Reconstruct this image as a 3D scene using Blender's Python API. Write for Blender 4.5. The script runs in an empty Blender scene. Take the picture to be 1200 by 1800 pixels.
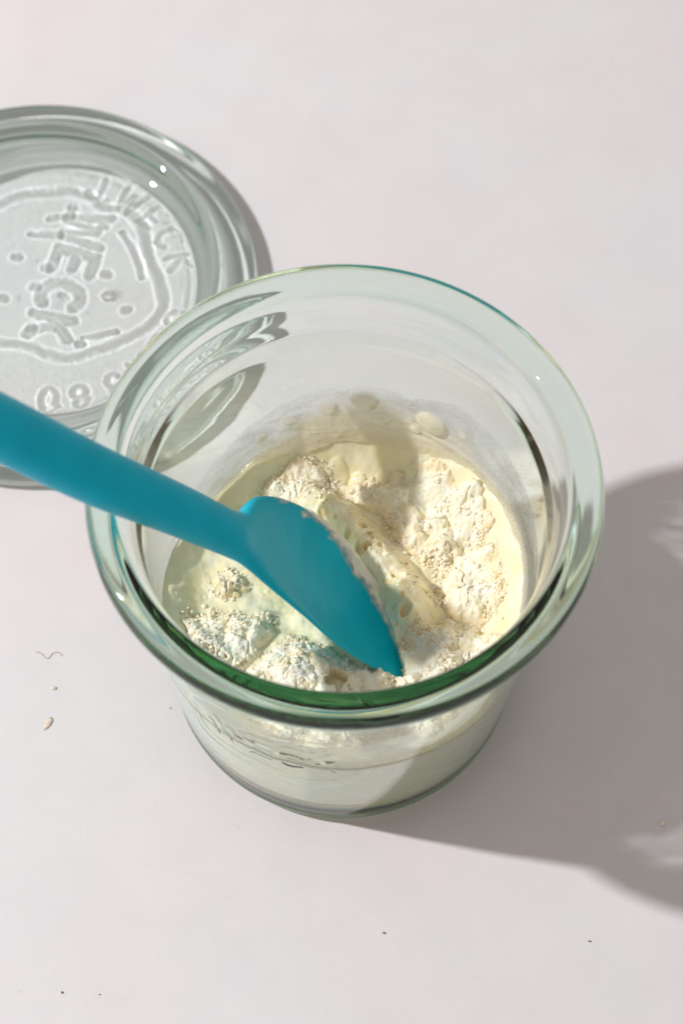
import bpy, math, random
import numpy as np
from mathutils import Vector, Matrix

random.seed(7)
rng = np.random.default_rng(7)
S = 0.1                      # lengths below are millimetres; one Blender unit is one centimetre
sc = bpy.context.scene
sc.unit_settings.scale_length = 0.01
COL = sc.collection

# ------------------------------------------------------------------ camera
PITCH, ROLL = 1.0999852, 0.0098139
cam_d = bpy.data.cameras.new('camera')
cam = bpy.data.objects.new('camera', cam_d)
COL.objects.link(cam)
F = Vector((0, math.cos(PITCH), -math.sin(PITCH)))
U = Vector((0, math.sin(PITCH), math.cos(PITCH)))
X = Vector((1, 0, 0))
cr, sr = math.cos(ROLL), math.sin(ROLL)
right, up, back = cr*X + sr*U, -sr*X + cr*U, -F
M = Matrix((right, up, back)).transposed().to_4x4()
CAMPOS = Vector((-0.495, -221.975, 501.41)) * S
M.translation = CAMPOS
cam.matrix_world = M
cam_d.sensor_fit = 'VERTICAL'
cam_d.sensor_height = 36
cam_d.lens = 100
cam_d.clip_start = 1
cam_d.clip_end = 3000
cam_d.dof.use_dof = True
cam_d.dof.focus_distance = (Vector((3, 4, 33))*S - CAMPOS).dot(F)
cam_d.dof.aperture_fstop = 0.16       # f/16 at this unit scale
sc.camera = cam

# ------------------------------------------------------------------ light
world = bpy.data.worlds.new('World')
sc.world = world
world.use_nodes = True
bg = world.node_tree.nodes['Background']
bg.inputs[0].default_value = (1.0, 0.90, 0.86, 1)
bg.inputs[1].default_value = 0.42
lamp_d = bpy.data.lights.new('window_light', 'POINT')
lamp_d.energy = 475000
lamp_d.color = (1.0, 0.985, 0.99)
lamp_d.shadow_soft_size = 1.9
lamp = bpy.data.objects.new('window_light', lamp_d)
lamp.location = Vector((-790, 30, 835)) * S
COL.objects.link(lamp)
lamp_d.cycles.is_caustics_light = True
vs = sc.view_settings
sc.display_settings.display_device = 'sRGB'
vs.view_transform = 'Standard'
vs.look = 'None'
vs.exposure = 0
vs.gamma = 1
cy = sc.cycles
cy.max_bounces = 24
cy.transmission_bounces = 20
cy.transparent_max_bounces = 20
cy.glossy_bounces = 8
cy.diffuse_bounces = 5
cy.caustics_reflective = False
cy.caustics_refractive = True
cy.sample_clamp_indirect = 4
cy.use_denoising = True
cy.denoiser = 'OPENIMAGEDENOISE'
cy.blur_glossy = 0.3

# ------------------------------------------------------------------ noise (numpy)
def _hash(ix, iy, seed):
    h = (ix.astype(np.int64)*374761393 + iy.astype(np.int64)*668265263 + seed*982451653) & 0xFFFFFFFF
    h = ((h ^ (h >> 13))*1274126177) & 0xFFFFFFFF
    h = (h ^ (h >> 16)) & 0xFFFFFFFF
    return h/4294967295.0
def vnoise(x, y, seed=0):
    ix, iy = np.floor(x), np.floor(y)
    fx, fy = x-ix, y-iy
    fx = fx*fx*fx*(fx*(fx*6-15)+10); fy = fy*fy*fy*(fy*(fy*6-15)+10)
    a, b = _hash(ix, iy, seed), _hash(ix+1, iy, seed)
    c, d = _hash(ix, iy+1, seed), _hash(ix+1, iy+1, seed)
    return (a*(1-fx)+b*fx)*(1-fy) + (c*(1-fx)+d*fx)*fy - .5
def fbm(x, y, seed=0, octv=4):
    s, a = 0, 1.0
    for k in range(octv):
        s = s + a*vnoise(x*2**k + 17.3*k, y*2**k - 9.1*k, seed+k)
        a *= .5
    return s
def balls(x, y, seed=0):                     # union of spherical caps, 0..1
    ix, iy = np.floor(x), np.floor(y)
    best = np.zeros_like(x)
    for dx in (-1, 0, 1):
        for dy in (-1, 0, 1):
            cx, cy_ = ix+dx, iy+dy
            px = cx + .15 + .7*_hash(cx, cy_, seed); py = cy_ + .15 + .7*_hash(cx, cy_, seed+5)
            r = .45 + .4*_hash(cx, cy_, seed+9)
            d2 = ((x-px)**2 + (y-py)**2)/(r*r)
            best = np.maximum(best, r*np.sqrt(np.maximum(0, 1-d2)))
    return best
def sstep(a, b, x):
    t = np.clip((x-a)/(b-a), 0, 1)
    return t*t*(3-2*t)
def seg_dist(px, py, ax, ay, bx, by):
    dx, dy = bx-ax, by-ay
    L = dx*dx + dy*dy + 1e-12
    t = np.clip(((px-ax)*dx + (py-ay)*dy)/L, 0, 1)
    return np.hypot(px-ax-t*dx, py-ay-t*dy)
def poly_sd(px, py, poly):                   # positive inside
    d = np.full(px.shape, 1e9); ins = np.zeros(px.shape, bool)
    n = len(poly)
    for i in range(n):
        (ax, ay), (bx, by) = poly[i], poly[(i+1) % n]
        d = np.minimum(d, seg_dist(px, py, ax, ay, bx, by))
        c = ((ay > py) != (by > py)) & (px < (bx-ax)*(py-ay)/((by-ay) + 1e-12) + ax)
        ins ^= c
    return np.where(ins, d, -d)

# ------------------------------------------------------------------ mesh helpers
def mesh_np(name, co, quads, mat, parent=None, smooth=True, attr=None):
    co = np.asarray(co, np.float32)*S
    quads = np.asarray(quads, np.int32)
    k = quads.shape[1]
    me = bpy.data.meshes.new(name)
    me.vertices.add(len(co)); me.vertices.foreach_set('co', co.ravel())
    me.loops.add(quads.size); me.loops.foreach_set('vertex_index', quads.ravel())
    me.polygons.add(len(quads))
    me.polygons.foreach_set('loop_start', np.arange(0, quads.size, k, dtype=np.int32))
    me.polygons.foreach_set('loop_total', np.full(len(quads), k, np.int32))
    me.polygons.foreach_set('use_smooth', np.full(len(quads), smooth, bool))
    me.update(calc_edges=True)
    if attr:
        for an, av in attr.items():
            a = me.attributes.new(an, 'FLOAT', 'POINT')
            a.data.foreach_set('value', np.asarray(av, np.float32))
    me.materials.append(mat)
    o = bpy.data.objects.new(name, me)
    COL.objects.link(o)
    if parent: o.parent = parent
    return o
def grid_quads(nu, nv, wrap_u=False, flip=False, base=0):   # vertex index = u*nv + v
    uu = np.arange(nu if wrap_u else nu-1); vv = np.arange(nv-1)
    a, b = np.meshgrid(uu, vv, indexing='ij')
    a2 = (a+1) % nu
    q = np.stack([a*nv+b, a2*nv+b, a2*nv+b+1, a*nv+b+1], -1).reshape(-1, 4) + base
    return q[:, ::-1] if flip else q
def empty(name, label, cat, loc=(0, 0, 0), group=None):
    o = bpy.data.objects.new(name, None)
    o.empty_display_size = 1
    COL.objects.link(o); o.location = Vector(loc)*S
    tag(o, label, cat, group)
    return o
def tag(o, label, cat, group=None):
    o['label'] = label; o['category'] = cat
    if group: o['group'] = group
    return o
def smooth_profile(pts, step):               # Catmull-Rom resampling of a (r, z) profile
    P = np.array(pts, float); out = []
    for i in range(len(P)-1):
        p0, p1, p2, p3 = P[max(i-1, 0)], P[i], P[i+1], P[min(i+2, len(P)-1)]
        L = np.hypot(*(p2-p1)); n = max(2, int(math.ceil(L/step)))
        # centripetal-ish tangents, limited by neighbouring lengths
        m1 = (p2-p0)/max(1e-6, np.hypot(*(p1-p0))+L)*L if i > 0 else p2-p1
        m2 = (p3-p1)/max(1e-6, np.hypot(*(p3-p2))+L)*L if i < len(P)-2 else p2-p1
        for k in range(n):
            t = k/n
            h = (2*t**3-3*t**2+1)*p1 + (t**3-2*t**2+t)*m1 + (-2*t**3+3*t**2)*p2 + (t**3-t**2)*m2
            out.append(h)
    out.append(P[-1])
    return np.array(out)

# ------------------------------------------------------------------ materials
def new_mat(name):
    m = bpy.data.materials.new(name); m.use_nodes = True
    nt = m.node_tree
    for n in list(nt.nodes): nt.nodes.remove(n)
    out = nt.nodes.new('ShaderNodeOutputMaterial')
    return m, nt, out
def N(nt, typ, **kw):
    n = nt.nodes.new(typ)
    for k, v in kw.items():
        if hasattr(n, k) and not k.startswith('i_'): setattr(n, k, v)
    return n
def noise(nt, scale, detail=4, rough=.5, coord='Object'):
    tc = N(nt, 'ShaderNodeTexCoord')
    n = N(nt, 'ShaderNodeTexNoise')
    n.inputs['Scale'].default_value = scale; n.inputs['Detail'].default_value = detail; n.inputs['Roughness'].default_value = rough
    nt.links.new(tc.outputs[coord], n.inputs['Vector'])
    return n
def ramp(nt, src, stops):
    r = N(nt, 'ShaderNodeValToRGB')
    e = r.color_ramp.elements
    e[0].position, e[0].color = stops[0][0], (*stops[0][1], 1)
    e[1].position, e[1].color = stops[1][0], (*stops[1][1], 1)
    for p, c in stops[2:]:
        k = e.new(p); k.color = (*c, 1)
    nt.links.new(src, r.inputs[0])
    return r
def bump(nt, src, strength, dist, into):
    b = N(nt, 'ShaderNodeBump')
    b.inputs['Strength'].default_value = strength; b.inputs['Distance'].default_value = dist
    nt.links.new(src, b.inputs['Height']); nt.links.new(b.outputs[0], into)
    return b

# table board: matt off-white vinyl with faint pink and grey clouds and a fine print grain
m_table, nt, out = new_mat('table_vinyl')
p = N(nt, 'ShaderNodeBsdfPrincipled')
n1 = noise(nt, .16, 5, .55); n2 = noise(nt, .7, 6, .6); n3 = noise(nt, 30, 3, .65)
r1 = ramp(nt, n1.outputs[0], [(.32, (.765, .768, .782)), (.5, (.765, .750, .762)), (.66, (.788, .732, .744))])
r2 = ramp(nt, n2.outputs[0], [(.35, (.965, .965, .975)), (.62, (1, 1, 1))])
r3 = ramp(nt, n3.outputs[0], [(.3, (.90, .90, .90)), (.7, (1.0, 1.0, 1.0))])
mx = N(nt, 'ShaderNodeMix', data_type='RGBA', blend_type='MULTIPLY'); mx.inputs[0].default_value = 1
mx2 = N(nt, 'ShaderNodeMix', data_type='RGBA', blend_type='MULTIPLY'); mx2.inputs[0].default_value = 1
nt.links.new(r1.outputs[0], mx.inputs[6]); nt.links.new(r2.outputs[0], mx.inputs[7])
nt.links.new(mx.outputs[2], mx2.inputs[6]); nt.links.new(r3.outputs[0], mx2.inputs[7])
n4 = noise(nt, 1.7, 3, .5)
r4 = ramp(nt, n4.outputs[0], [(.70, (1, 1, 1)), (.78, (.93, .92, .92))])
n5 = noise(nt, 7.0, 2, .5)
r5 = ramp(nt, n5.outputs[0], [(.74, (1, 1, 1)), (.80, (.86, .82, .80))])
mx3 = N(nt, 'ShaderNodeMix', data_type='RGBA', blend_type='MULTIPLY'); mx3.inputs[0].default_value = 1
mx4 = N(nt, 'ShaderNodeMix', data_type='RGBA', blend_type='MULTIPLY'); mx4.inputs[0].default_value = 1
nt.links.new(mx2.outputs[2], mx3.inputs[6]); nt.links.new(r4.outputs[0], mx3.inputs[7])
nt.links.new(mx3.outputs[2], mx4.inputs[6]); nt.links.new(r5.outputs[0], mx4.inputs[7])
nt.links.new(mx4.outputs[2], p.inputs['Base Color'])
p.inputs['Roughness'].default_value = .55
p.inputs['Specular IOR Level'].default_value = .3
bump(nt, n3.outputs[0], .12, .01, p.inputs['Normal'])
nt.links.new(p.outputs[0], out.inputs['Surface'])

def glass_mat(name, sig):
    m, nt, out = new_mat(name)
    g = N(nt, 'ShaderNodeBsdfGlass'); g.inputs['IOR'].default_value = 1.5; g.inputs['Roughness'].default_value = 0
    g.inputs['Color'].default_value = (1, 1, 1, 1)
    va = N(nt, 'ShaderNodeVolumeAbsorption')
    mxs = max(sig)
    va.inputs['Color'].default_value = (*[1-s/mxs for s in sig], 1)
    va.inputs['Density'].default_value = mxs
    nt.links.new(g.outputs[0], out.inputs['Surface']); nt.links.new(va.outputs[0], out.inputs['Volume'])
    return m
m_glass = glass_mat('green_tinted_glass', (.21, .010, .125))      # per centimetre
m_lid = glass_mat('pale_green_glass', (.14, .022, .075))

# ------------------------------------------------------------------ setting: the table board
o = mesh_np('table_surface', [(-900, -900, 0), (900, -900, 0), (900, 900, 0), (-900, 900, 0),
                              (-900, -900, -6), (900, -900, -6), (900, 900, -6), (-900, 900, -6)],
            [(0, 1, 2, 3), (7, 6, 5, 4), (0, 4, 5, 1), (1, 5, 6, 2), (2, 6, 7, 3), (3, 7, 4, 0)], m_table, smooth=False)
o['kind'] = 'structure'
o.cycles.is_caustics_receiver = True
TABLE = o

# ------------------------------------------------------------------ stroke letters for the relief in the glass
def arc(cx, cy_, rx, ry, a0, a1, n=14):
    return [(cx+rx*math.cos(math.radians(a0+(a1-a0)*k/n)), cy_+ry*math.sin(math.radians(a0+(a1-a0)*k/n))) for k in range(n+1)]
GL = {   # unit box, width ~.7, height 1
 'W': [[(-.45, .5), (-.22, -.5), (0, .3), (.22, -.5), (.45, .5)]],
 'E': [[(.28, .5), (-.28, .5), (-.28, -.5), (.28, -.5)], [(-.28, 0), (.2, 0)]],
 'C': [arc(.05, 0, .4, .5, 50, 310)],
 'K': [[(-.28, .5), (-.28, -.5)], [(.3, .5), (-.28, -.05)], [(-.1, .1), (.32, -.5)]],
 'J': [[(.2, .5), (.2, -.22)] + arc(-.04, -.22, .24, .28, 0, -180)],
 '.': [arc(0, -.42, .05, .05, 0, 360, 6)],
 'G': [arc(.05, 0, .4, .5, 50, 330) + [(.4, -.02), (.1, -.02)]],
 'L': [[(-.25, .5), (-.25, -.5), (.28, -.5)]],
 'A': [[(-.35, -.5), (0, .5), (.35, -.5)], [(-.2, -.15), (.2, -.15)]],
 'S': [arc(0, .25, .27, .25, 30, 270) + arc(0, -.25, .27, .25, 90, -150)],
 '8': [arc(0, .26, .23, .24, 0, 360, 20), arc(0, -.23, .28, .27, 0, 360, 20)],
 '0': [arc(0, 0, .3, .5, 0, 360, 24)],
}
def place_letter(ch, cx, cy_, ang_up, size):
    """polylines of one letter, centre (cx, cy), its top pointing along ang_up (degrees)"""
    a = math.radians(ang_up-90); c, s = math.cos(a), math.sin(a)
    return [[(cx+size*(c*x-s*y), cy_+size*(s*x+c*y)) for x, y in pl] for pl in GL[ch]]
def closed_spline(pts, n=8):
    P = np.array(pts, float); out = []
    for i in range(len(P)):
        p0, p1, p2, p3 = P[i-1], P[i], P[(i+1) % len(P)], P[(i+2) % len(P)]
        for k in range(n):
            t = k/n
            out.append(tuple(.5*((2*p1)+(-p0+p2)*t+(2*p0-5*p1+4*p2-p3)*t*t+(-p0+3*p1-3*p2+p3)*t**3)))
    out.append(out[0])
    return out
def stroke_field(px, py, polylines, hw, soft):
    d = np.full(px.shape, 1e9)
    for pl in polylines:
        for (ax, ay), (bx, by) in zip(pl[:-1], pl[1:]):
            d = np.minimum(d, seg_dist(px, py, ax, ay, bx, by))
    return 1-sstep(hw-soft, hw+soft, d)

# ------------------------------------------------------------------ the jar
def r_out(z): z = np.asarray(z, float); return 31.8 + .095*z + .35 - .0006*(z-34)**2
def r_in(z): z = np.asarray(z, float); return 29.35 + .094*z + .35 - .0006*(z-34)**2

NA = 768
ang = np.arange(NA)/NA*2*np.pi
outer = smooth_profile([(0, 1.3), (20, 1.2), (25.5, 1.0), (28, .35), (29.6, 0.05), (30.8, .35), (31.7, 1.4), (32.1, 3.0)], .8)
wall_z = np.arange(3.5, 64.6, .4)
wall_o = np.c_[r_out(wall_z), wall_z]
rim = smooth_profile([(r_out(64.6), 64.6), (38.4, 66.5), (39.0, 68.5), (39.9, 70.05), (41.4, 70.75), (42.9, 71.25), (43.75, 72.35), (44.0, 73.9), (43.75, 75.25),
                      (43.3, 76.3), (42.3, 76.8), (40.8, 76.92), (39.4, 76.88), (38.65, 76.65), (38.3, 76.15), (38.15, 75.2), (37.8, 73.6), (37.0, 71.6),
                      (36.4, 69.4), (35.9, 67.2), (35.5, 64.8), (35.1, 62.2), (r_in(60.2), 60.2)], .45)
wz = np.arange(59.6, 7.5, -.8)
wall_i = np.c_[r_in(wz), wz]
bott = smooth_profile([(r_in(7.2), 7.2), (29.0, 5.4), (27.6, 4.5), (24.0, 4.05), (18, 3.8), (0, 3.5)], .8)
prof = np.vstack([outer, wall_o, rim, wall_i, bott])
# relief of the maker's name inside a berry outline, front left of the wall
ow0, ow1 = len(outer), len(outer)+len(wall_o)
R2 = np.repeat(prof[None, :, 0], NA, 0); Z2 = np.repeat(prof[None, :, 1], NA, 0)
A2 = np.repeat(ang[:, None], len(prof), 1)
arcpos = (np.degrees(A2)-360+111)/180*np.pi*34.6     # arc length from the relief's centre (-111 deg)
arcpos = np.where(arcpos < -108, arcpos+2*np.pi*34.6, arcpos)
pls = []
for ch, s_, z_ in zip('WECK', (-8.6, -2.2, 3.6, 9.2), (34.6, 36.2, 36.2, 35.8)):
    pls += place_letter(ch, s_, z_, 90, 6.6)
outline = closed_spline([(-17, 33), (-15.5, 25.0), (-9, 24.0), (-2, 24.6), (6, 22.2), (12, 24.5), (17.5, 31), (19, 38), (15, 45), (8, 49), (0, 47), (-8, 49), (-15, 43)])
msk = np.zeros(R2.shape, bool); msk[:, ow0:ow1] = True
msk &= (np.abs(arcpos) < 24)
rel = np.zeros(R2.shape)
rel[msk] = .085*stroke_field(arcpos[msk], Z2[msk], pls, .6, .45) + .03*stroke_field(arcpos[msk], Z2[msk], [outline], .5, .45)
# hand-moulded unevenness of the wall
R2 += rel
wob = .10*fbm(np.cos(A2)*2.2+5, Z2*.05+np.sin(A2)*2.2, 3, 3)*sstep(2, 8, Z2)*(1-sstep(60, 66, Z2))
R2 += wob
co = np.stack([R2*np.cos(A2), R2*np.sin(A2), Z2], -1).reshape(-1, 3)
jar = empty('glass_jar', 'open tapered glass jar with thick green tinted rim, half full of flour and batter', 'jar')
body = mesh_np('body', co, grid_quads(NA, len(prof), True, False), m_glass, jar)
body.cycles.is_caustics_caster = True

# ------------------------------------------------------------------ the lid
LX, LY = -63.0, 82.4
NL = 1080
la = np.arange(NL)/NL*2*np.pi
floor_r = np.r_[0.01, np.arange(.4, 30.2, .26)]
top_floor = np.c_[floor_r, np.full(len(floor_r), 6.0)]
top_rim = smooth_profile([(30.2, 6.0), (31.6, 6.2), (33.2, 7.0), (34.6, 8.2), (35.6, 9.0), (36.6, 9.2), (37.5, 8.7), (38.1, 7.6), (38.5, 6.2), (39.1, 5.1), (40.0, 4.7),
                          (41.6, 4.6), (43.4, 4.65), (44.5, 4.2), (45.0, 3.2), (44.95, 1.9), (44.4, .8), (43.4, .25), (42.0, .05), (40.4, .2), (39.0, .9), (37.4, 1.4), (34, 1.6), (30, 1.9)], .5)
bot_r = np.arange(29.4, .3, -.8)
bot = np.c_[bot_r, np.full(len(bot_r), 2.0)]
lp = np.vstack([top_floor, top_rim, bot, [[.01, 2.0]]])
LR = np.repeat(lp[None, :, 0], NL, 0); LZ = np.repeat(lp[None, :, 1], NL, 0); LA = np.repeat(la[:, None], len(lp), 1)
lx, ly = LR*np.cos(LA), LR*np.sin(LA)
nf = len(top_floor)
fx, fy = lx[:, :nf], ly[:, :nf]
berry = closed_spline([(a_*.97, b_*.97) for a_, b_ in [(-7.4, 23.9), (-1.0, 24.6), (1.9, 24.7), (6.7, 22.6), (9.1, 20.6), (13.8, 19.7), (16.6, 16.5), (18.3, 10.4), (20.3, 4.9), (21.9, -.4), (22.2, -3.8),
                       (20.6, -7.1), (18, -9.8), (15.2, -11.2), (11.9, -13.2), (8.6, -14.5), (4.1, -16.2), (-.5, -15.7), (-4, -13.8), (-7.4, -13.1), (-13, -12.5), (-19, -8.5),
                       (-22.5, -2), (-23, 5), (-21, 12), (-17.5, 18), (-12.5, 22)]], 5)
dn = []
for ch, (cx_, cy2) in zip('WECK', ((4.9, 14.6), (3.2, 7.0), (.9, -1.0), (-.9, -8.4))):
    dn += place_letter(ch, cx_, cy2, -12, 8.2)
ringl = []
for ch, a_ in zip('J.WECKGLAS80', (75, 68, 57.5, 43.5, 30, 16, -15, -30, -45, -60, -77, -91)):
    ringl += place_letter(ch, 25.6*math.cos(math.radians(a_)), 25.6*math.sin(math.radians(a_)), a_, 5.0)
leafs = [[(12.8, 14.0), (14.6, 10.5), (16.3, 6.0), (17.2, 3.4)], [(6, -11.2), (9.5, -10.4), (12.4, -9.6)], [(-2.5, 17.5), (2.0, 17.8)], [(-6, 13.6), (0, 13.2)]]
seeds = [[(a, b), (a+.5, b)] for a, b in ((1.9, 20.1), (10.6, -1.2), (5.2, -12.8), (-4.5, .8), (-2.6, 5.6), (-9, 8), (14, -4.5), (9.5, 4), (-11, -2), (-5, -9), (8.3, 15.5))]
seed2 = [arc(10.6, -1.2, 1.2, .9, 0, 360, 12)]
fx0, fy0 = fx, fy
fx, fy = fx+.35*fbm(fx0*.3, fy0*.3, 33, 2), fy+.35*fbm(fx0*.35+9, fy0*.35, 34, 3)
fz = np.zeros(fx.shape)
fz += .075*stroke_field(fx, fy, [berry], .8, .8)
fz += .07*stroke_field(fx, fy, dn, .95, .75)
fz += .035*stroke_field(fx, fy, ringl, .55, .5)
fz += .05*stroke_field(fx, fy, leafs, .6, .5) + .06*stroke_field(fx, fy, seeds, .8, .7) + .03*stroke_field(fx, fy, seed2, .4, .35)
LZ[:, :nf] += -1.0*fz + .0008*(fx**2 + fy**2) + .010*fbm(fx*.15, fy*.15, 31, 2)
nr = nf + len(top_rim)
LZ[:, nr:] += .012*fbm(lx[:, nr:]*.14+7, ly[:, nr:]*.14, 41, 2)
LZ[:, 0] = LZ[0, 0]; LZ[:, -1] = LZ[0, -1]
co = np.stack([lx, ly, LZ], -1).reshape(-1, 3)
lid = mesh_np('jar_lid', co, grid_quads(NL, len(lp), True, True), m_lid)
lid.location = Vector((LX, LY, 0))*S
tag(lid, 'round clear glass lid with embossed berry and lettering, lying on the table behind the jar', 'lid')
lid.cycles.is_caustics_caster = True

# ------------------------------------------------------------------ batter
def wet_mat(name, film=False):
    m, nt, out = new_mat(name)
    p = N(nt, 'ShaderNodeBsdfPrincipled')
    n1 = noise(nt, 2.2, 5, .55)
    r = ramp(nt, n1.outputs[0], [(.35, (.94, .84, .54)), (.62, (.96, .89, .68))])
    at = N(nt, 'ShaderNodeAttribute', attribute_name='wet')
    mx = N(nt, 'ShaderNodeMix', data_type='RGBA'); mx.inputs[7].default_value = (.84, .66, .33, 1)
    nt.links.new(at.outputs['Fac'], mx.inputs[0]); nt.links.new(r.outputs[0], mx.inputs[6])
    nt.links.new(mx.outputs[2], p.inputs['Base Color'])
    p.inputs['Roughness'].default_value = .2
    p.inputs['IOR'].default_value = 1.4
    p.inputs['Subsurface Weight'].default_value = .55 if not film else 0
    p.inputs['Subsurface Radius'].default_value = (1.0, .75, .35)
    p.inputs['Subsurface Scale'].default_value = .13
    n2 = noise(nt, 9, 4, .6)
    bump(nt, n2.outputs[0], .15, .03, p.inputs['Normal'])
    if film:
        tr = N(nt, 'ShaderNodeBsdfTransparent')
        tl = N(nt, 'ShaderNodeBsdfTranslucent'); tl.inputs[0].default_value = (.96, .94, .86, 1)
        p.inputs['Base Color'].default_value = (.90, .87, .79, 1)
        for l in list(p.inputs['Base Color'].links): nt.links.remove(l)
        fm = N(nt, 'ShaderNodeMix', data_type='RGBA'); ta = N(nt, 'ShaderNodeAttribute', attribute_name='thin')
        fm.inputs[6].default_value = (.92, .82, .55, 1); fm.inputs[7].default_value = (.93, .90, .80, 1)
        nt.links.new(ta.outputs['Fac'], fm.inputs[0]); nt.links.new(fm.outputs[2], p.inputs['Base Color'])
        a = N(nt, 'ShaderNodeMixShader'); th_ = N(nt, 'ShaderNodeAttribute', attribute_name='thin'); nt.links.new(th_.outputs['Fac'], a.inputs[0])
        nt.links.new(p.outputs[0], a.inputs[1]); nt.links.new(tl.outputs[0], a.inputs[2])
        cv = N(nt, 'ShaderNodeAttribute', attribute_name='cover')
        b = N(nt, 'ShaderNodeMixShader')
        nt.links.new(cv.outputs['Fac'], b.inputs[0]); nt.links.new(tr.outputs[0], b.inputs[1]); nt.links.new(a.outputs[0], b.inputs[2])
        nt.links.new(b.outputs[0], out.inputs['Surface'])
    else:
        nt.links.new(p.outputs[0], out.inputs['Surface'])
    return m
m_batter = wet_mat('cream_batter'); m_film = wet_mat('batter_film', True)

BANK_A = np.array([-180, -150, -120, -90, -60, -30, -5, 9, 31, 50, 72, 91, 111, 127, 140, 160, 180.])
BANK_H = np.array([5.5, 5, 5, 5, 5, 6, 10, 12, 11.5, 10.5, 9.8, 9.3, 5.2, 2.4, 1.6, 2.6, 5.5])
RIDGE = [(-6.0, 19.5), (-1, 16.0), (3.6, 12.0), (7.4, 7.4), (10.6, 2.6), (12.6, -1.6)]
HOLES = [(-3.7, 18.2, 1.1, 1.3), (.9, 13.9, .75, 1.6), (3.3, 15.9, 1.0, 1.6), (4.6, 14.2, .8, 1.4), (3.2, 11.0, 1.2, 2.0), (4.4, 11.6, .8, 1.6), (6.6, 11.7, .7, 1.2), (5.2, 13.2, .4, 1.0),
         (3.8, 6.9, .9, 1.2), (13.0, 5.9, .6, 1.4), (15.0, 3.6, .35, .8), (10.6, .9, .5, 1.0), (11.1, -1.3, 1.1, 2.0), (7.1, 1.0, .7, 1.3), (11.6, 6.2, .4, .7), (1.8, 17.6, .5, .8), (-1.5, 16.6, .45, .7)]
DOMES = [(13.2, 24.0, 2.6, 1.7), (-1.4, 26.4, 2.2, 1.3), (2.4, 25.2, 1.8, 1.1), (-4.8, 25.6, 1.4, .8), (6.8, 25.4, 1.3, .7), (-16, 21, 1.5, .6), (-18.8, 18.6, 1.1, .5), (9.6, 22.8, 1.4, .6)]
_r = np.random.default_rng(3)
for _k in range(60):                           # small burst bubbles over the mound
    _i = _r.integers(0, len(RIDGE)-1); _t = _r.random()
    _x = RIDGE[_i][0]*(1-_t)+RIDGE[_i+1][0]*_t + _r.normal(0, 2.2); _y = RIDGE[_i][1]*(1-_t)+RIDGE[_i+1][1]*_t + _r.normal(0, 2.2)
    _q = .12+.35*_r.random()**2
    HOLES.append((_x, _y+2.0, _q, _q*1.6))
for _k in range(40):
    _a, _rr = _r.random()*2*np.pi, 31*np.sqrt(_r.random()); _q = .15+.5*_r.random()**2
    DOMES.append((_rr*np.cos(_a), _rr*np.sin(_a), _q, _q*.5))
for _k in range(30):
    _i = _r.integers(0, len(RIDGE)-1); _t = _r.random()
    _q = .2+.7*_r.random()**2
    DOMES.append((RIDGE[_i][0]*(1-_t)+RIDGE[_i+1][0]*_t + _r.normal(0, 1.8), RIDGE[_i][1]*(1-_t)+RIDGE[_i+1][1]*_t + _r.normal(0, 1.8), _q, _q*.6))
def ridge_d(x, y):
    d = np.full(np.shape(x), 1e9)
    for (a, b), (c, e) in zip(RIDGE[:-1], RIDGE[1:]): d = np.minimum(d, seg_dist(x, y, a, b, c, e))
    return d
def batter_h(x, y, fine=True):
    r = np.hypot(x, y); th = np.degrees(np.arctan2(y, x))
    bank = np.interp(th, BANK_A, BANK_H)
    h = 27.6 + 1.6*fbm(x*.11, y*.11, 50, 3) + .5*fbm(x*.35+3, y*.35, 53, 3)
    h = h + bank*sstep(24.6, 32.2, r)**1.25
    h = h + 1.6*sstep(0, -20, y)                    # a little deeper towards the front
    rd = ridge_d(x, y) + .8*fbm(x*.3, y*.3, 61, 3)
    rb = 5.6 + 1.6*fbm(x*.17+4, y*.17, 63, 3)
    h = h + (6.2 + 2.6*fbm(x*.2, y*.2+6, 64, 3))*(1-sstep(.15, 1.0, rd/rb))
    wet = np.zeros(np.shape(x))
    if fine:
        for (a, b, rr, dp) in HOLES:
            d = np.hypot(x-a, (y-b+2.0)) + .25*rr*fbm(x*1.1+a, y*1.1+b, 71, 2)
            f = 1-sstep(rr*.55, rr*1.05, d)
            h = h - .62*dp*f + .25*rr*np.exp(-((d-rr*1.3)/(.35*rr))**2)
            wet = np.maximum(wet, f*.7)
        for (a, b, rr, hh) in DOMES:
            d = np.hypot(x-a, y-b)
            h = h + .7*hh*np.sqrt(np.maximum(0, 1-(d/rr)**2)) - .12*np.exp(-((d-rr*1.05)/.3)**2)
        h = h + .10*fbm(x*1.3, y*1.3, 81, 3)
    zp = 83.5 - (.7469*(x+41.6) + .0418*(y+2.8))/.6636
    tb = -.0559*(x+41.6) + .9984*(y+2.8)
    sb = .6626*(x+41.6) + .0371*(y+2.8) - .7481*(zp-83.5)
    te = np.interp(sb, [30, 38, 44, 53, 58, 62, 66, 70, 73.5, 76, 78], [6, 9, 11.5, 12.2, 10.8, 9.0, 6.6, 3.2, -.6, -5.5, -11])
    te = te + .6*fbm(x*.6, y*.6, 83, 3)
    capz = zp - 1.0 - 4.5*sstep(0, 4, np.minimum(te-tb, tb+13.5))
    k = (1-sstep(-.9, .3, tb-te))*(1-sstep(77.5, 80, sb))*sstep(-16.5, -13.5, tb)
    h = np.where(h > capz, h + (capz-h)*k, h)
    return h, wet
NTH, NRR = 800, 210
tt = np.linspace(0.002, 1, NRR)
th = np.arange(NTH)/NTH*2*np.pi
T2, H2 = np.meshgrid(tt, th)          # shape (NTH, NRR): u = angle, v = radius
x0, y0 = T2*32*np.cos(H2), T2*32*np.sin(H2)
h0, w0 = batter_h(x0, y0)
rw = r_in(h0)-.12
x1, y1 = x0/32*rw, y0/32*rw
h1, w1 = batter_h(x1, y1)
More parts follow.
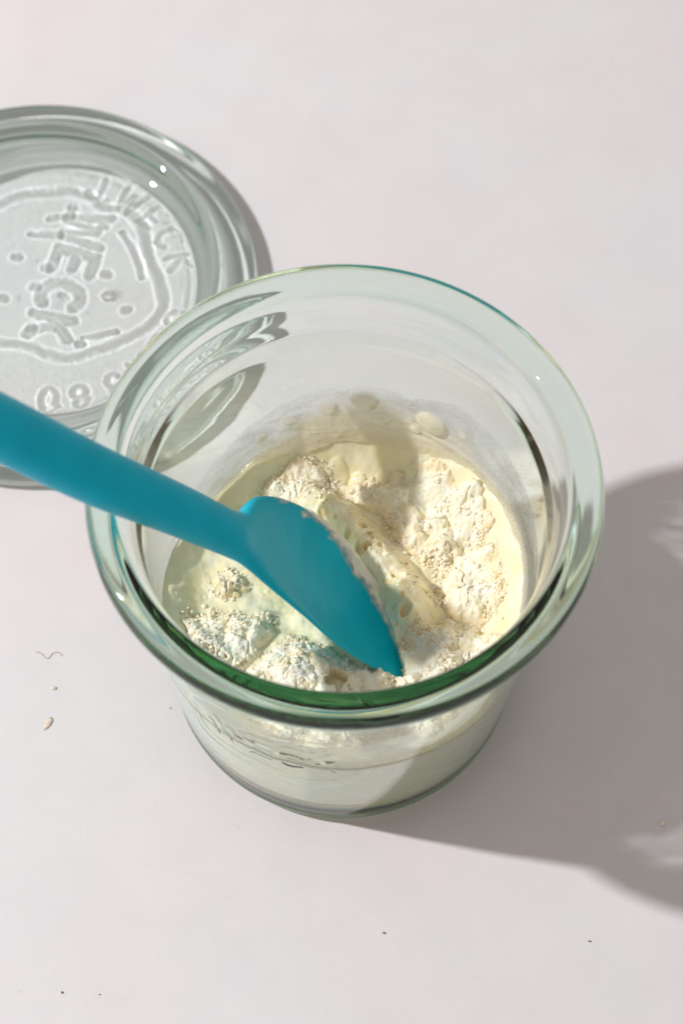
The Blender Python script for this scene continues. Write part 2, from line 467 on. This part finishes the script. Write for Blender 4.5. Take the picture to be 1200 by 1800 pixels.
rw = np.minimum(r_in(h1), 60)+.10
x1, y1 = T2*rw*np.cos(H2), T2*rw*np.sin(H2)
top = np.stack([x1, y1, h1], -1)
# side and underside
zl = []
edge = h1[:, -1]
side = []
for k in range(1, 31):
    f = k/30
    z = edge*(1-f) + 7.4*f
    rz = r_in(z)-.05+.17*((f > .9) or (f < .05))      # wet contact with the glass at the surface and the heel
    side.append(np.stack([rz*np.cos(th), rz*np.sin(th), z], -1))
for rr, z in ((28.8, 5.6), (27.4, 4.75), (23.8, 4.3), (18, 4.1), (6, 3.9), (.05, 3.85)):
    side.append(np.stack([rr*np.cos(th), rr*np.sin(th), np.full(NTH, z)], -1))
full = np.concatenate([top, np.stack(side, 1)], 1)
nv = full.shape[1]
wetv = np.zeros((NTH, nv)); wetv[:, :NRR] = w1
batter = empty('batter', 'glossy cream coloured wet batter filling the lower part of the glass jar', 'batter', (0, 0, 3.8))
def under(o, par):
    o.parent = par; o.matrix_parent_inverse = Matrix.Translation(-par.location)
    return o
bm_ = under(mesh_np('mass', full.reshape(-1, 3), grid_quads(NTH, nv, True, True), m_batter, attr={'wet': wetv.ravel()}), batter)
bm_.cycles.is_caustics_receiver = True

# film of batter drawn up the inside of the wall
FT_A = np.array([-180, -150, -90, -40, -10, 7, 26, 42, 56, 69, 77, 84, 95, 106, 125, 132, 148, 157, 180.])
FT_Z = np.array([36, 40, 48, 53, 53, 52, 53.4, 54.5, 54, 49.9, 50.6, 51.2, 49.2, 48.1, 44, 41.5, 38, 35, 36.])
NF, NZ = 900, 90
fa = np.linspace(-180, 180, NF, endpoint=False); fv = np.linspace(0, 1, NZ)
FA, FV = np.meshgrid(fa, fv, indexing='ij')
rad = np.radians(FA)
ztop = np.interp(FA, FT_A, FT_Z) - 1.2 + .9*fbm(np.cos(rad)*9, np.sin(rad)*9, 91, 4)
zbot = np.interp(FA, BANK_A, BANK_H) + 26
FZ = zbot + (ztop-zbot)*FV
arcl = rad*32
nz_ = fbm(arcl*.18, FZ*.18, 95, 4)
streak = fbm(arcl*.10 + FZ*.02, FZ*.9, 99, 4)
thick = (1.3*(1-FV)**2 + .22 + .35*nz_ + .12*streak)*(1-sstep(.86, 1.0, FV))
lump = np.interp(FA, [-180, 20, 60, 75, 100, 125, 180], [.5, .8, 1.3, 2.2, 2.0, .8, .5])
thick = np.clip(thick*lump, .04, 3)
for (ba, bz, br, bh) in ((61, 45, 3.2, 1.5), (84, 46, 2.6, 1.2), (96, 43.5, 2.0, .9), (78, 42, 1.8, .8), (108, 41, 1.5, .6), (70, 48.5, 1.3, .5), (50, 46.5, 1.1, .4), (91, 48, 1.0, .4), (118, 38.5, 1.2, .5), (66, 41.5, 1.0, .4)):
    bd = np.hypot((FA-ba)*np.pi/180*33, (FZ-bz)*1.15)
    thick = thick + bh*np.sqrt(np.maximum(0, 1-(bd/br)**2)) + .12*np.exp(-((bd-br)/.35)**2)
thin = .3 + .65*(1-sstep(.25, 1.1, thick))
cover = np.clip(.30 + .55*(thick-.3) + .25*nz_ + .12*streak, .2, 1)
cover *= 1-sstep(.95, 1.0, FV)*.8
cover *= np.interp(FA, [-180, -60, -20, 5, 30, 120, 135, 150, 180], [.8, 2.6, 3.0, 2.2, 1.1, 1.1, 1.0, .8, .8])  # hidden front-right film made denser to block light into the jar's shadow
cover = np.clip(cover, 0, .98)
gr = (vnoise(arcl*2.6, FZ*2.2, 105) + .6*vnoise(arcl*6, FZ*5, 106))
speck = sstep(.22, .42, gr)*np.interp(FA, [-180, -10, 5, 40, 70, 180], [0, .2, .6, .5, .0, 0])
cover = np.clip(cover - .5*speck, .05, .98)
rr_ = r_in(FZ) - .05 - thick
co = np.stack([rr_*np.cos(rad), rr_*np.sin(rad), FZ], -1).reshape(-1, 3)
film = under(mesh_np('wall_film', co, grid_quads(NF, NZ, True, True), m_film, attr={'cover': cover.ravel(), 'thin': thin.ravel(), 'wet': np.zeros(co.shape[0])}), batter)
film.cycles.is_caustics_receiver = True

# ------------------------------------------------------------------ flour
m_flour, nt, out = new_mat('flour')
p = N(nt, 'ShaderNodeBsdfPrincipled')
n1 = noise(nt, 3.5, 6, .65)
r = ramp(nt, n1.outputs[0], [(.32, (.94, .83, .56)), (.46, (.965, .905, .73)), (.62, (.975, .94, .82))])
at = N(nt, 'ShaderNodeAttribute', attribute_name='wet')
mx = N(nt, 'ShaderNodeMix', data_type='RGBA'); mx.inputs[7].default_value = (.78, .54, .18, 1)
nt.links.new(at.outputs['Fac'], mx.inputs[0]); nt.links.new(r.outputs[0], mx.inputs[6])
nt.links.new(mx.outputs[2], p.inputs['Base Color'])
p.inputs['Roughness'].default_value = .95
p.inputs['Subsurface Weight'].default_value = .45
p.inputs['Subsurface Radius'].default_value = (1.0, .8, .5)
p.inputs['Subsurface Scale'].default_value = .05
p.inputs['Specular IOR Level'].default_value = .1
n2 = noise(nt, 26, 4, .7)
bump(nt, n2.outputs[0], .35, .03, p.inputs['Normal'])
nt.links.new(p.outputs[0], out.inputs['Surface'])

m_crumbs = m_flour.copy(); m_crumbs.name = 'flour_crumb'
for _n in m_crumbs.node_tree.nodes:
    if _n.type == 'BSDF_PRINCIPLED': _n.inputs['Subsurface Weight'].default_value = 0

import bmesh
_b = bmesh.new(); bmesh.ops.create_icosphere(_b, subdivisions=2, radius=1)
ICO_V = np.array([v.co[:] for v in _b.verts]); ICO_F = np.array([[v.index for v in f.verts] for f in _b.faces]); _b.free()
def crumbs_mesh(name, pts, radii, mat, parent):
    n = len(pts); k = len(ICO_V)
    nz = 1 + .55*(rng.random((n, k, 1))-.5)
    sc3 = .6 + .8*rng.random((n, 1, 3))
    V = pts[:, None, :] + ICO_V[None]*nz*sc3*radii[:, None, None]
    Fc = (ICO_F[None] + (np.arange(n)*k)[:, None, None]).reshape(-1, 3)
    o = mesh_np(name, V.reshape(-1, 3), Fc, mat, parent, attr={'wet': np.repeat(rng.random(n)*.25, k)})
    return o
CLUMPS = [
 ('big crumbly heap of flour against the back of the batter', [(-1.2, 25.4), (4, 24.6), (10, 25.6), (17, 24.6), (24, 19.6), (26.6, 13.2), (22, 10.6), (18.6, 8.0), (14.5, 10.4), (10.6, 12.6), (9.6, 17.4), (6.0, 19.6), (2.4, 21)], 3.6, 4.0),
 ('small crumbly flour patch just behind the shoulder of the blue spoon', [(-14.6, 22.6), (-11, 26.4), (-7.0, 28.6), (-2.4, 26.6), (-1.0, 22.4), (-5, 21), (-9.5, 20.2)], 2.4, 3.2),
 ('cracked flour lump by the right wall of the jar', [(18.4, 7.6), (23, 10.6), (27.2, 9.6), (27.8, 5), (27.6, -.4), (25.6, -4.2), (22, -2.6), (18.6, -.6), (17.2, 4)], 3.4, 3.6),
 ('mound of flour at front right beside the spoon tip', [(12.2, -6.5), (15.6, -4.2), (19.4, -3.4), (24.5, -5.6), (28.0, -8.5), (27.0, -14), (21.5, -21.5), (14, -26), (9.6, -24), (9.4, -18), (10.6, -13)], 5.4, 4.5),
 ('loose flour crumbs at front left under the spoon handle', [(-28.5, -5.8), (-24.5, -2.2), (-19, -3.4), (-13.6, -3.2), (-11.8, -6.6), (-14.4, -9.2), (-17.4, -13.8), (-22, -18), (-26.4, -12)], 3.6, 3.6),
 ('wide flour heap at the front with a brown hole, below the spoon blade', [(-17.8, -14.8), (-13.6, -10.6), (-8.6, -7.6), (-4, -8.6), (0, -11.6), (5, -14.0), (9.6, -14.6), (9.4, -19), (7.4, -22.5), (2, -27.5), (-6, -27.5), (-13, -24)], 4.6, 4.5),
 ('tiny dab of flour on smooth batter left of the spoon', [(-23.6, 4.6), (-20.6, 5.2), (-17.8, 2.6), (-19, 1.2), (-22.2, 2.0)], 1.5, 2.0),
]
PIT = (-1.2, -16.4)
for label, poly, hgt, soft in CLUMPS:
    P = np.array(poly)
    lo, hi = P.min(0)-2.2, P.max(0)+2.2
    st = .17
    gx, gy = np.arange(lo[0], hi[0], st), np.arange(lo[1], hi[1], st)
    GX, GY = np.meshgrid(gx, gy, indexing='ij')
    sd = poly_sd(GX, GY, poly) + 1.7*fbm(GX*.42, GY*.42, 120, 4) + .5*(balls(GX*.55, GY*.55, 125)-.4)
    sd = sd + .7
    m = sstep(-.2, soft, sd)
    hb, _ = batter_h(GX, GY, False)
    wx, wy = GX+.5*fbm(GX*.8, GY*.8, 134, 3), GY+.5*fbm(GX*.8+9, GY*.8, 135, 3)
    rough = sstep(-.12, .18, fbm(GX*.22+31, GY*.22, 136, 3))
    lumps = 2.2*balls(wx*.20, wy*.20, 130) + (.6+.4*rough)*(1.05*balls(wx*.5+3, wy*.5, 131) + .50*balls(wx*1.2, wy*1.2+8, 132) + .20*balls(wx*2.4, wy*2.4, 137) + .25*fbm(GX*2.2, GY*2.2, 133, 3))
    crack = np.abs(fbm(GX*.20+2, GY*.20, 140, 3))
    gap = (1-sstep(.0, .03, crack))*sstep(0, .2, fbm(GX*.15, GY*.15+4, 141, 2)+.1)
    h = hb + m**.6*(hgt*.66 + lumps*(.45+.55*m)*1.0 - 1.1) - 1.0*(1-sstep(-.4, .5, sd)) - 1.5*gap*m
    wetf = np.clip(1-sstep(.1, 2.2, sd), 0, 1)*.35 + .35*gap*m + .3*sstep(.05, .35, fbm(GX*.16+9, GY*.16, 150, 3))*np.clip(1-lumps/2.2, 0, 1)
    dpit = np.hypot(GX-PIT[0], (GY-PIT[1])*1.25) + .7*fbm(GX*.7, GY*.7, 155, 3)
    fp = 1-sstep(1.5, 2.3, dpit)
    h = h - 7.5*fp
    wetf = np.clip(wetf + 1.2*fp, 0, 1)
    RR = np.hypot(GX, GY)
    keep = (sd > -.55) & (RR < r_in(h)-.35)
    idx = -np.ones(GX.shape, int)
    q = keep[:-1, :-1] & keep[1:, :-1] & keep[1:, 1:] & keep[:-1, 1:]
    used = np.zeros(GX.shape, bool)
    used[:-1, :-1] |= q; used[1:, :-1] |= q; used[1:, 1:] |= q; used[:-1, 1:] |= q
    idx[used] = np.arange(used.sum())
    jx, jy = .06*vnoise(GX*4, GY*4, 161), .06*vnoise(GX*4, GY*4, 162)
    V = np.stack([GX+jx, GY+jy, h], -1)[used]
    a, b = np.nonzero(q)
    Q = np.stack([idx[a, b], idx[a+1, b], idx[a+1, b+1], idx[a, b+1]], -1)
    c = V.mean(0)
    root = empty('flour_clump', label, 'flour', (float(c[0]), float(c[1]), float(V[:, 2].min())), 'heaps of flour on the batter')
    o1 = under(mesh_np('heap', V, Q, m_flour, attr={'wet': wetf[used]}), root)
    o1.cycles.is_caustics_receiver = True
    # crumbs stuck to the heap and fallen round it
    area = q.sum()*st*st
    w = np.where((sd > -1.0) & (RR < 29.5), .35 + 1.0*np.exp(-((sd-.4)/1.1)**2), 0)*(1-fp)
    w = (w*(.12+1.4*rough)).ravel(); w /= w.sum()
    n = int(area*2.6)
    pick = rng.choice(w.size, n, p=w)
    rad_ = .10 + .30*rng.random(n)**3.0
    zz = np.maximum(h, hb).ravel()[pick] + rad_*.35
    pts = np.c_[GX.ravel()[pick] + rng.normal(0, .1, n), GY.ravel()[pick] + rng.normal(0, .1, n), zz]
    o2 = under(crumbs_mesh('crumb', pts, rad_, m_crumbs, None), root)
    o2['kind'] = 'stuff'
    o2.cycles.is_caustics_receiver = True

# ------------------------------------------------------------------ spoon
m_sil, nt, out = new_mat('turquoise_silicone')
p = N(nt, 'ShaderNodeBsdfPrincipled')
n1 = noise(nt, 1.5, 4, .5)
r = ramp(nt, n1.outputs[0], [(.3, (.001, .48, .66)), (.7, (.001, .53, .73))])
nt.links.new(r.outputs[0], p.inputs['Base Color'])
p.inputs['Roughness'].default_value = .33
p.inputs['Specular IOR Level'].default_value = .16
n2 = noise(nt, 90, 2, .5)
bump(nt, n2.outputs[0], .06, .01, p.inputs['Normal'])
nt.links.new(p.outputs[0], out.inputs['Surface'])
# stations along the straight axis: distance, lower edge, upper edge, half thickness, hollow depth
SA = np.array([-41.6, -2.8, 83.5]); SD = np.array([.6626, .0371, -.7481]); SW = np.array([-.0559, .9984, 0.])
ST = []
for s_, tl, tu, b_, dp in ((-62, .4, .8, .4, 0), (-61.4, -2.6, 4.0, 1.8, 0), (-59, -4.5, 6.2, 3.3, 0), (-52, -5.1, 6.9, 4.2, 0), (-40, -5.0, 6.9, 4.4, 0), (-21, -4.7, 6.6, 4.3, 0),
                      (0, -5.2, 5.35, 4.2, 0), (12, -4.6, 5.1, 4.1, 0), (22, -4.05, 4.95, 3.9, 0), (29.5, -3.85, 4.7, 3.5, 0), (33.6, -3.9, 4.8, 3.1, 0), (35.2, -4.0, 5.5, 2.8, .1), (36.6, -4.3, 7.1, 2.5, .3), (38.6, -5.0, 9.2, 2.2, .8),
                      (43.2, -6.7, 11.4, 1.75, 2.2), (48, -8.2, 12.3, 1.5, 3.6), (53, -9.8, 12.4, 1.3, 4.6), (58, -11.6, 11.4, 1.2, 5.0), (62, -12.7, 10.0, 1.1, 4.8), (66, -13.5, 7.8, 1.05, 4.2), (70, -13.9, 4.6, 1.0, 3.2), (73.5, -14.2, .6, .9, 2.0),
                      (76, -14.1, -4.0, .8, 1.0), (77.6, -13.6, -8.0, .6, .4), (78.4, -12.6, -10.6, .35, .1)):
    ST.append((SA+SD*s_+SW*tl, SA+SD*s_+SW*tu, b_, .65*dp))
Ls = np.array([s[0] for s in ST], float); Rs = np.array([s[1] for s in ST], float)
tk = np.array([(s[2], s[3]) for s in ST], float)
def crom(A, n=10):
    out = []
    for i in range(len(A)-1):
        p1, p2 = A[i], A[i+1]
        p0 = A[max(i-1, 0)]; p3 = A[min(i+2, len(A)-1)]
        d1, d0, d2 = np.linalg.norm(p2-p1)+1e-9, np.linalg.norm(p1-p0)+1e-9, np.linalg.norm(p3-p2)+1e-9
        m1 = ((p2-p1)/d1*d0 + (p1-p0)/d0*d1)/(d0+d1)*d1 if i > 0 else p2-p1
        m2 = ((p3-p2)/d2*d1 + (p2-p1)/d1*d2)/(d1+d2)*d1 if i < len(A)-2 else p2-p1
        for k in range(n):
            t = k/n
            out.append((2*t**3-3*t**2+1)*p1 + (t**3-2*t**2+t)*m1 + (-2*t**3+3*t**2)*p2 + (t**3-t**2)*m2)
    out.append(A[-1])
    return np.array(out)
idx = np.arange(len(ST))
LR8 = crom(np.c_[Ls, Rs]); Lc, Rc = LR8[:, :3], LR8[:, 3:]
fi = np.linspace(0, len(ST)-1, len(LR8))
bb = np.interp(fi, idx, tk[:, 0]); dd = np.interp(fi, idx, tk[:, 1])
C = (Lc+Rc)/2; Wv = (Rc-Lc)/2
T = np.gradient(C, axis=0); T /= np.linalg.norm(T, axis=1, keepdims=True)
Wn = Wv/np.linalg.norm(Wv, axis=1, keepdims=True)
Nn = np.cross(T, Wn); Nn /= np.linalg.norm(Nn, axis=1, keepdims=True)
Nn *= np.where(Nn[:, 2:] < 0, -1, 1)
ker = np.ones(9)/9
for k in range(3):
    Nn[:, k] = np.convolve(np.pad(Nn[:, k], 4, 'edge'), ker, 'valid')
Nn /= np.linalg.norm(Nn, axis=1, keepdims=True)
NS = 64
ph = np.arange(NS)/NS*2*np.pi
cu, su = np.cos(ph), np.sin(ph)
cu = np.sign(cu)*np.abs(cu)**.95; su = np.sign(su)*np.abs(su)**.9
ring = C[:, None] + Wv[:, None]*cu[None, :, None] + Nn[:, None]*((bb[:, None]*su[None]) + dd[:, None]*(cu[None]**2-1))[..., None]
# close the two ends
nS = len(ring)
V = ring.reshape(-1, 3)
Q = grid_quads(nS, NS)     # along, then around (without wrap)
wrapq = np.array([[i*NS+NS-1, (i+1)*NS+NS-1, (i+1)*NS, i*NS] for i in range(nS-1)])
Q = np.vstack([Q, wrapq])
spoon = empty('spoon', 'turquoise silicone spoon leaning on the jar rim with its tip in the flour', 'spoon', (-41.6, -2.8, 78))
# handle and bowl are two parts of one moulding, split at the neck
split = 12*10
fz_ = Q.min(1)//NS
def sub(name, sel):
    q = Q[sel]; u = np.unique(q); mp = -np.ones(len(V), int); mp[u] = np.arange(len(u))
    return under(mesh_np(name, V[u], mp[q], m_sil), spoon)
sp1 = sub('handle', fz_ < split); sp2 = sub('bowl', fz_ >= split)
for s_ in (sp1, sp2): s_.cycles.is_caustics_receiver = True
# batter left on the bowl's right edge
bi = np.arange(split+22, nS-8)
nu = 90
uu = np.linspace(.05, 1.0, nu)
G = C[bi][:, None] + Wv[bi][:, None]*uu[None, :, None] + Nn[bi][:, None]*(dd[bi][:, None]*(uu[None]**2-1) + bb[bi][:, None]*np.sqrt(np.maximum(0, 1-np.abs(uu[None])**2.2)))[..., None]
ii = np.linspace(0, 1, len(bi))
IU, UU = np.meshgrid(ii, uu, indexing='ij')
lim = .93 - .14*sstep(.1, .35, IU) - .26*sstep(.35, .7, IU) - .3*sstep(.7, 1, IU)
f1 = fbm(IU*16, UU*7, 200, 4)
f2 = fbm(IU*40+5, UU*16, 205, 3)
cov = np.maximum(sstep(-.08, .14, UU-lim + .20*f1), .45*sstep(.2, .36, f2+.4*f1)*sstep(-.3, -.05, UU-lim))
thk = cov*(.22 + .5*sstep(0, .3, UU-lim) + .5*np.clip(fbm(IU*22, UU*9, 210, 3), 0, 1)) - .25*(1-cov)
G = G + Nn[bi][:, None]*thk[..., None]
m_res, nt, out = new_mat('batter_smear')
p = N(nt, 'ShaderNodeBsdfPrincipled'); n1 = noise(nt, 8, 4, .6)
r = ramp(nt, n1.outputs[0], [(.3, (.90, .85, .70)), (.7, (.95, .92, .82))]); nt.links.new(r.outputs[0], p.inputs['Base Color'])
p.inputs['Roughness'].default_value = .45
bump(nt, n1.outputs[0], .3, .03, p.inputs['Normal'])
tr = N(nt, 'ShaderNodeBsdfTransparent'); cv = N(nt, 'ShaderNodeAttribute', attribute_name='cover'); b = N(nt, 'ShaderNodeMixShader')
nt.links.new(cv.outputs['Fac'], b.inputs[0]); nt.links.new(tr.outputs[0], b.inputs[1]); nt.links.new(p.outputs[0], b.inputs[2]); nt.links.new(b.outputs[0], out.inputs['Surface'])
cva = np.clip(cov*(.30 + .9*sstep(0, .25, UU-lim) + .9*f1 + .5*f2), 0, 1)
res = under(mesh_np('batter_residue', G.reshape(-1, 3), grid_quads(len(bi), nu), m_res, attr={'cover': cva.ravel()}), spoon)

# ------------------------------------------------------------------ crumbs and fibres lying on the table
m_crumb, nt, out = new_mat('tan_crumb')
p = N(nt, 'ShaderNodeBsdfPrincipled'); n1 = noise(nt, 12, 3, .6)
r = ramp(nt, n1.outputs[0], [(.3, (.70, .60, .50)), (.7, (.80, .71, .62))]); nt.links.new(r.outputs[0], p.inputs['Base Color']); p.inputs['Roughness'].default_value = .8
nt.links.new(p.outputs[0], out.inputs['Surface'])
m_dark, nt, out = new_mat('dark_speck')
p = N(nt, 'ShaderNodeBsdfPrincipled'); n1 = noise(nt, 12, 3, .6)
r = ramp(nt, n1.outputs[0], [(.3, (.16, .11, .08)), (.7, (.26, .18, .12))]); nt.links.new(r.outputs[0], p.inputs['Base Color']); p.inputs['Roughness'].default_value = .8
nt.links.new(p.outputs[0], out.inputs['Surface'])
def speck(x, y, r, mat, label, flat=.6, ln=1.0, rot=0, name='crumb_speck'):
    nz = 1 + .4*(rng.random((len(ICO_V), 1))-.5)
    v = ICO_V*nz*np.array([r*ln, r, r*flat])
    c, s = math.cos(rot), math.sin(rot)
    v = np.c_[c*v[:, 0]-s*v[:, 1], s*v[:, 0]+c*v[:, 1], v[:, 2]-v[:, 2].min()+.02]
    o = mesh_np(name, v, ICO_F, mat); o.location = Vector((x, y, 0))*S
    tag(o, label, 'crumb', 'specks scattered on the table')
speck(-55.2, -5.3, .36, m_crumb, 'small tan crumb on the table left of the jar, below the dark fibre', .5, 1.5)
speck(-55.9, -12.6, .6, m_crumb, 'pale tan flake on the table at far left, lowest of the tan bits', .25, 2.2, 1.0)
speck(-50.4, -65.5, .20, m_dark, 'dark speck near the bottom left corner of the table', .6, 1.1)
speck(-43.6, -65.8, .13, m_dark, 'tiny dark speck right of the one in the bottom left corner', .6, 1.2)
speck(8.1, -53.6, .18, m_dark, 'brown speck on the bare table in front of the jar', .6, 1.6)
speck(60.0, -31.7, .42, m_flour, 'white crumb lying in the jar shadow at the right edge', .8, 1.1)
speck(50.5, -33.4, .24, m_flour, 'tiny white crumb in the jar shadow, left of the larger one', .8, 1.1)
speck(-32.7, -9.2, .14, m_dark, 'tiny dark speck on the table close to the left side of the jar foot', .6, 1.1)
speck(45.8, -54.8, .14, m_dark, 'small dark speck on the table at bottom right below the shadow', .6, 2.0)
pts = [(-59.0, 2.3), (-57.8, 2.0), (-57.2, 1.0), (-56.4, .9), (-56.0, 1.9), (-55.2, 2.3), (-54.3, 2.1), (-53.9, 1.5)]
cu_ = bpy.data.curves.new('lint_fibre', 'CURVE'); cu_.dimensions = '3D'
sp = cu_.splines.new('NURBS'); sp.points.add(len(pts)-1)
for pt, (a, b2) in zip(sp.points, pts): pt.co = (a*S, b2*S, .1*S, 1)
sp.use_endpoint_u = True; sp.order_u = 3
cu_.bevel_depth = .045*S; cu_.bevel_resolution = 1
tmp = bpy.data.objects.new('tmp', cu_)
COL.objects.link(tmp)
me = bpy.data.meshes.new_from_object(tmp.evaluated_get(bpy.context.evaluated_depsgraph_get()))
bpy.data.objects.remove(tmp)
me.materials.clear(); me.materials.append(m_dark)
o = bpy.data.objects.new('lint_fibre', me); COL.objects.link(o)
tag(o, 'thin curled dark fibre lying on the table at far left', 'fibre')
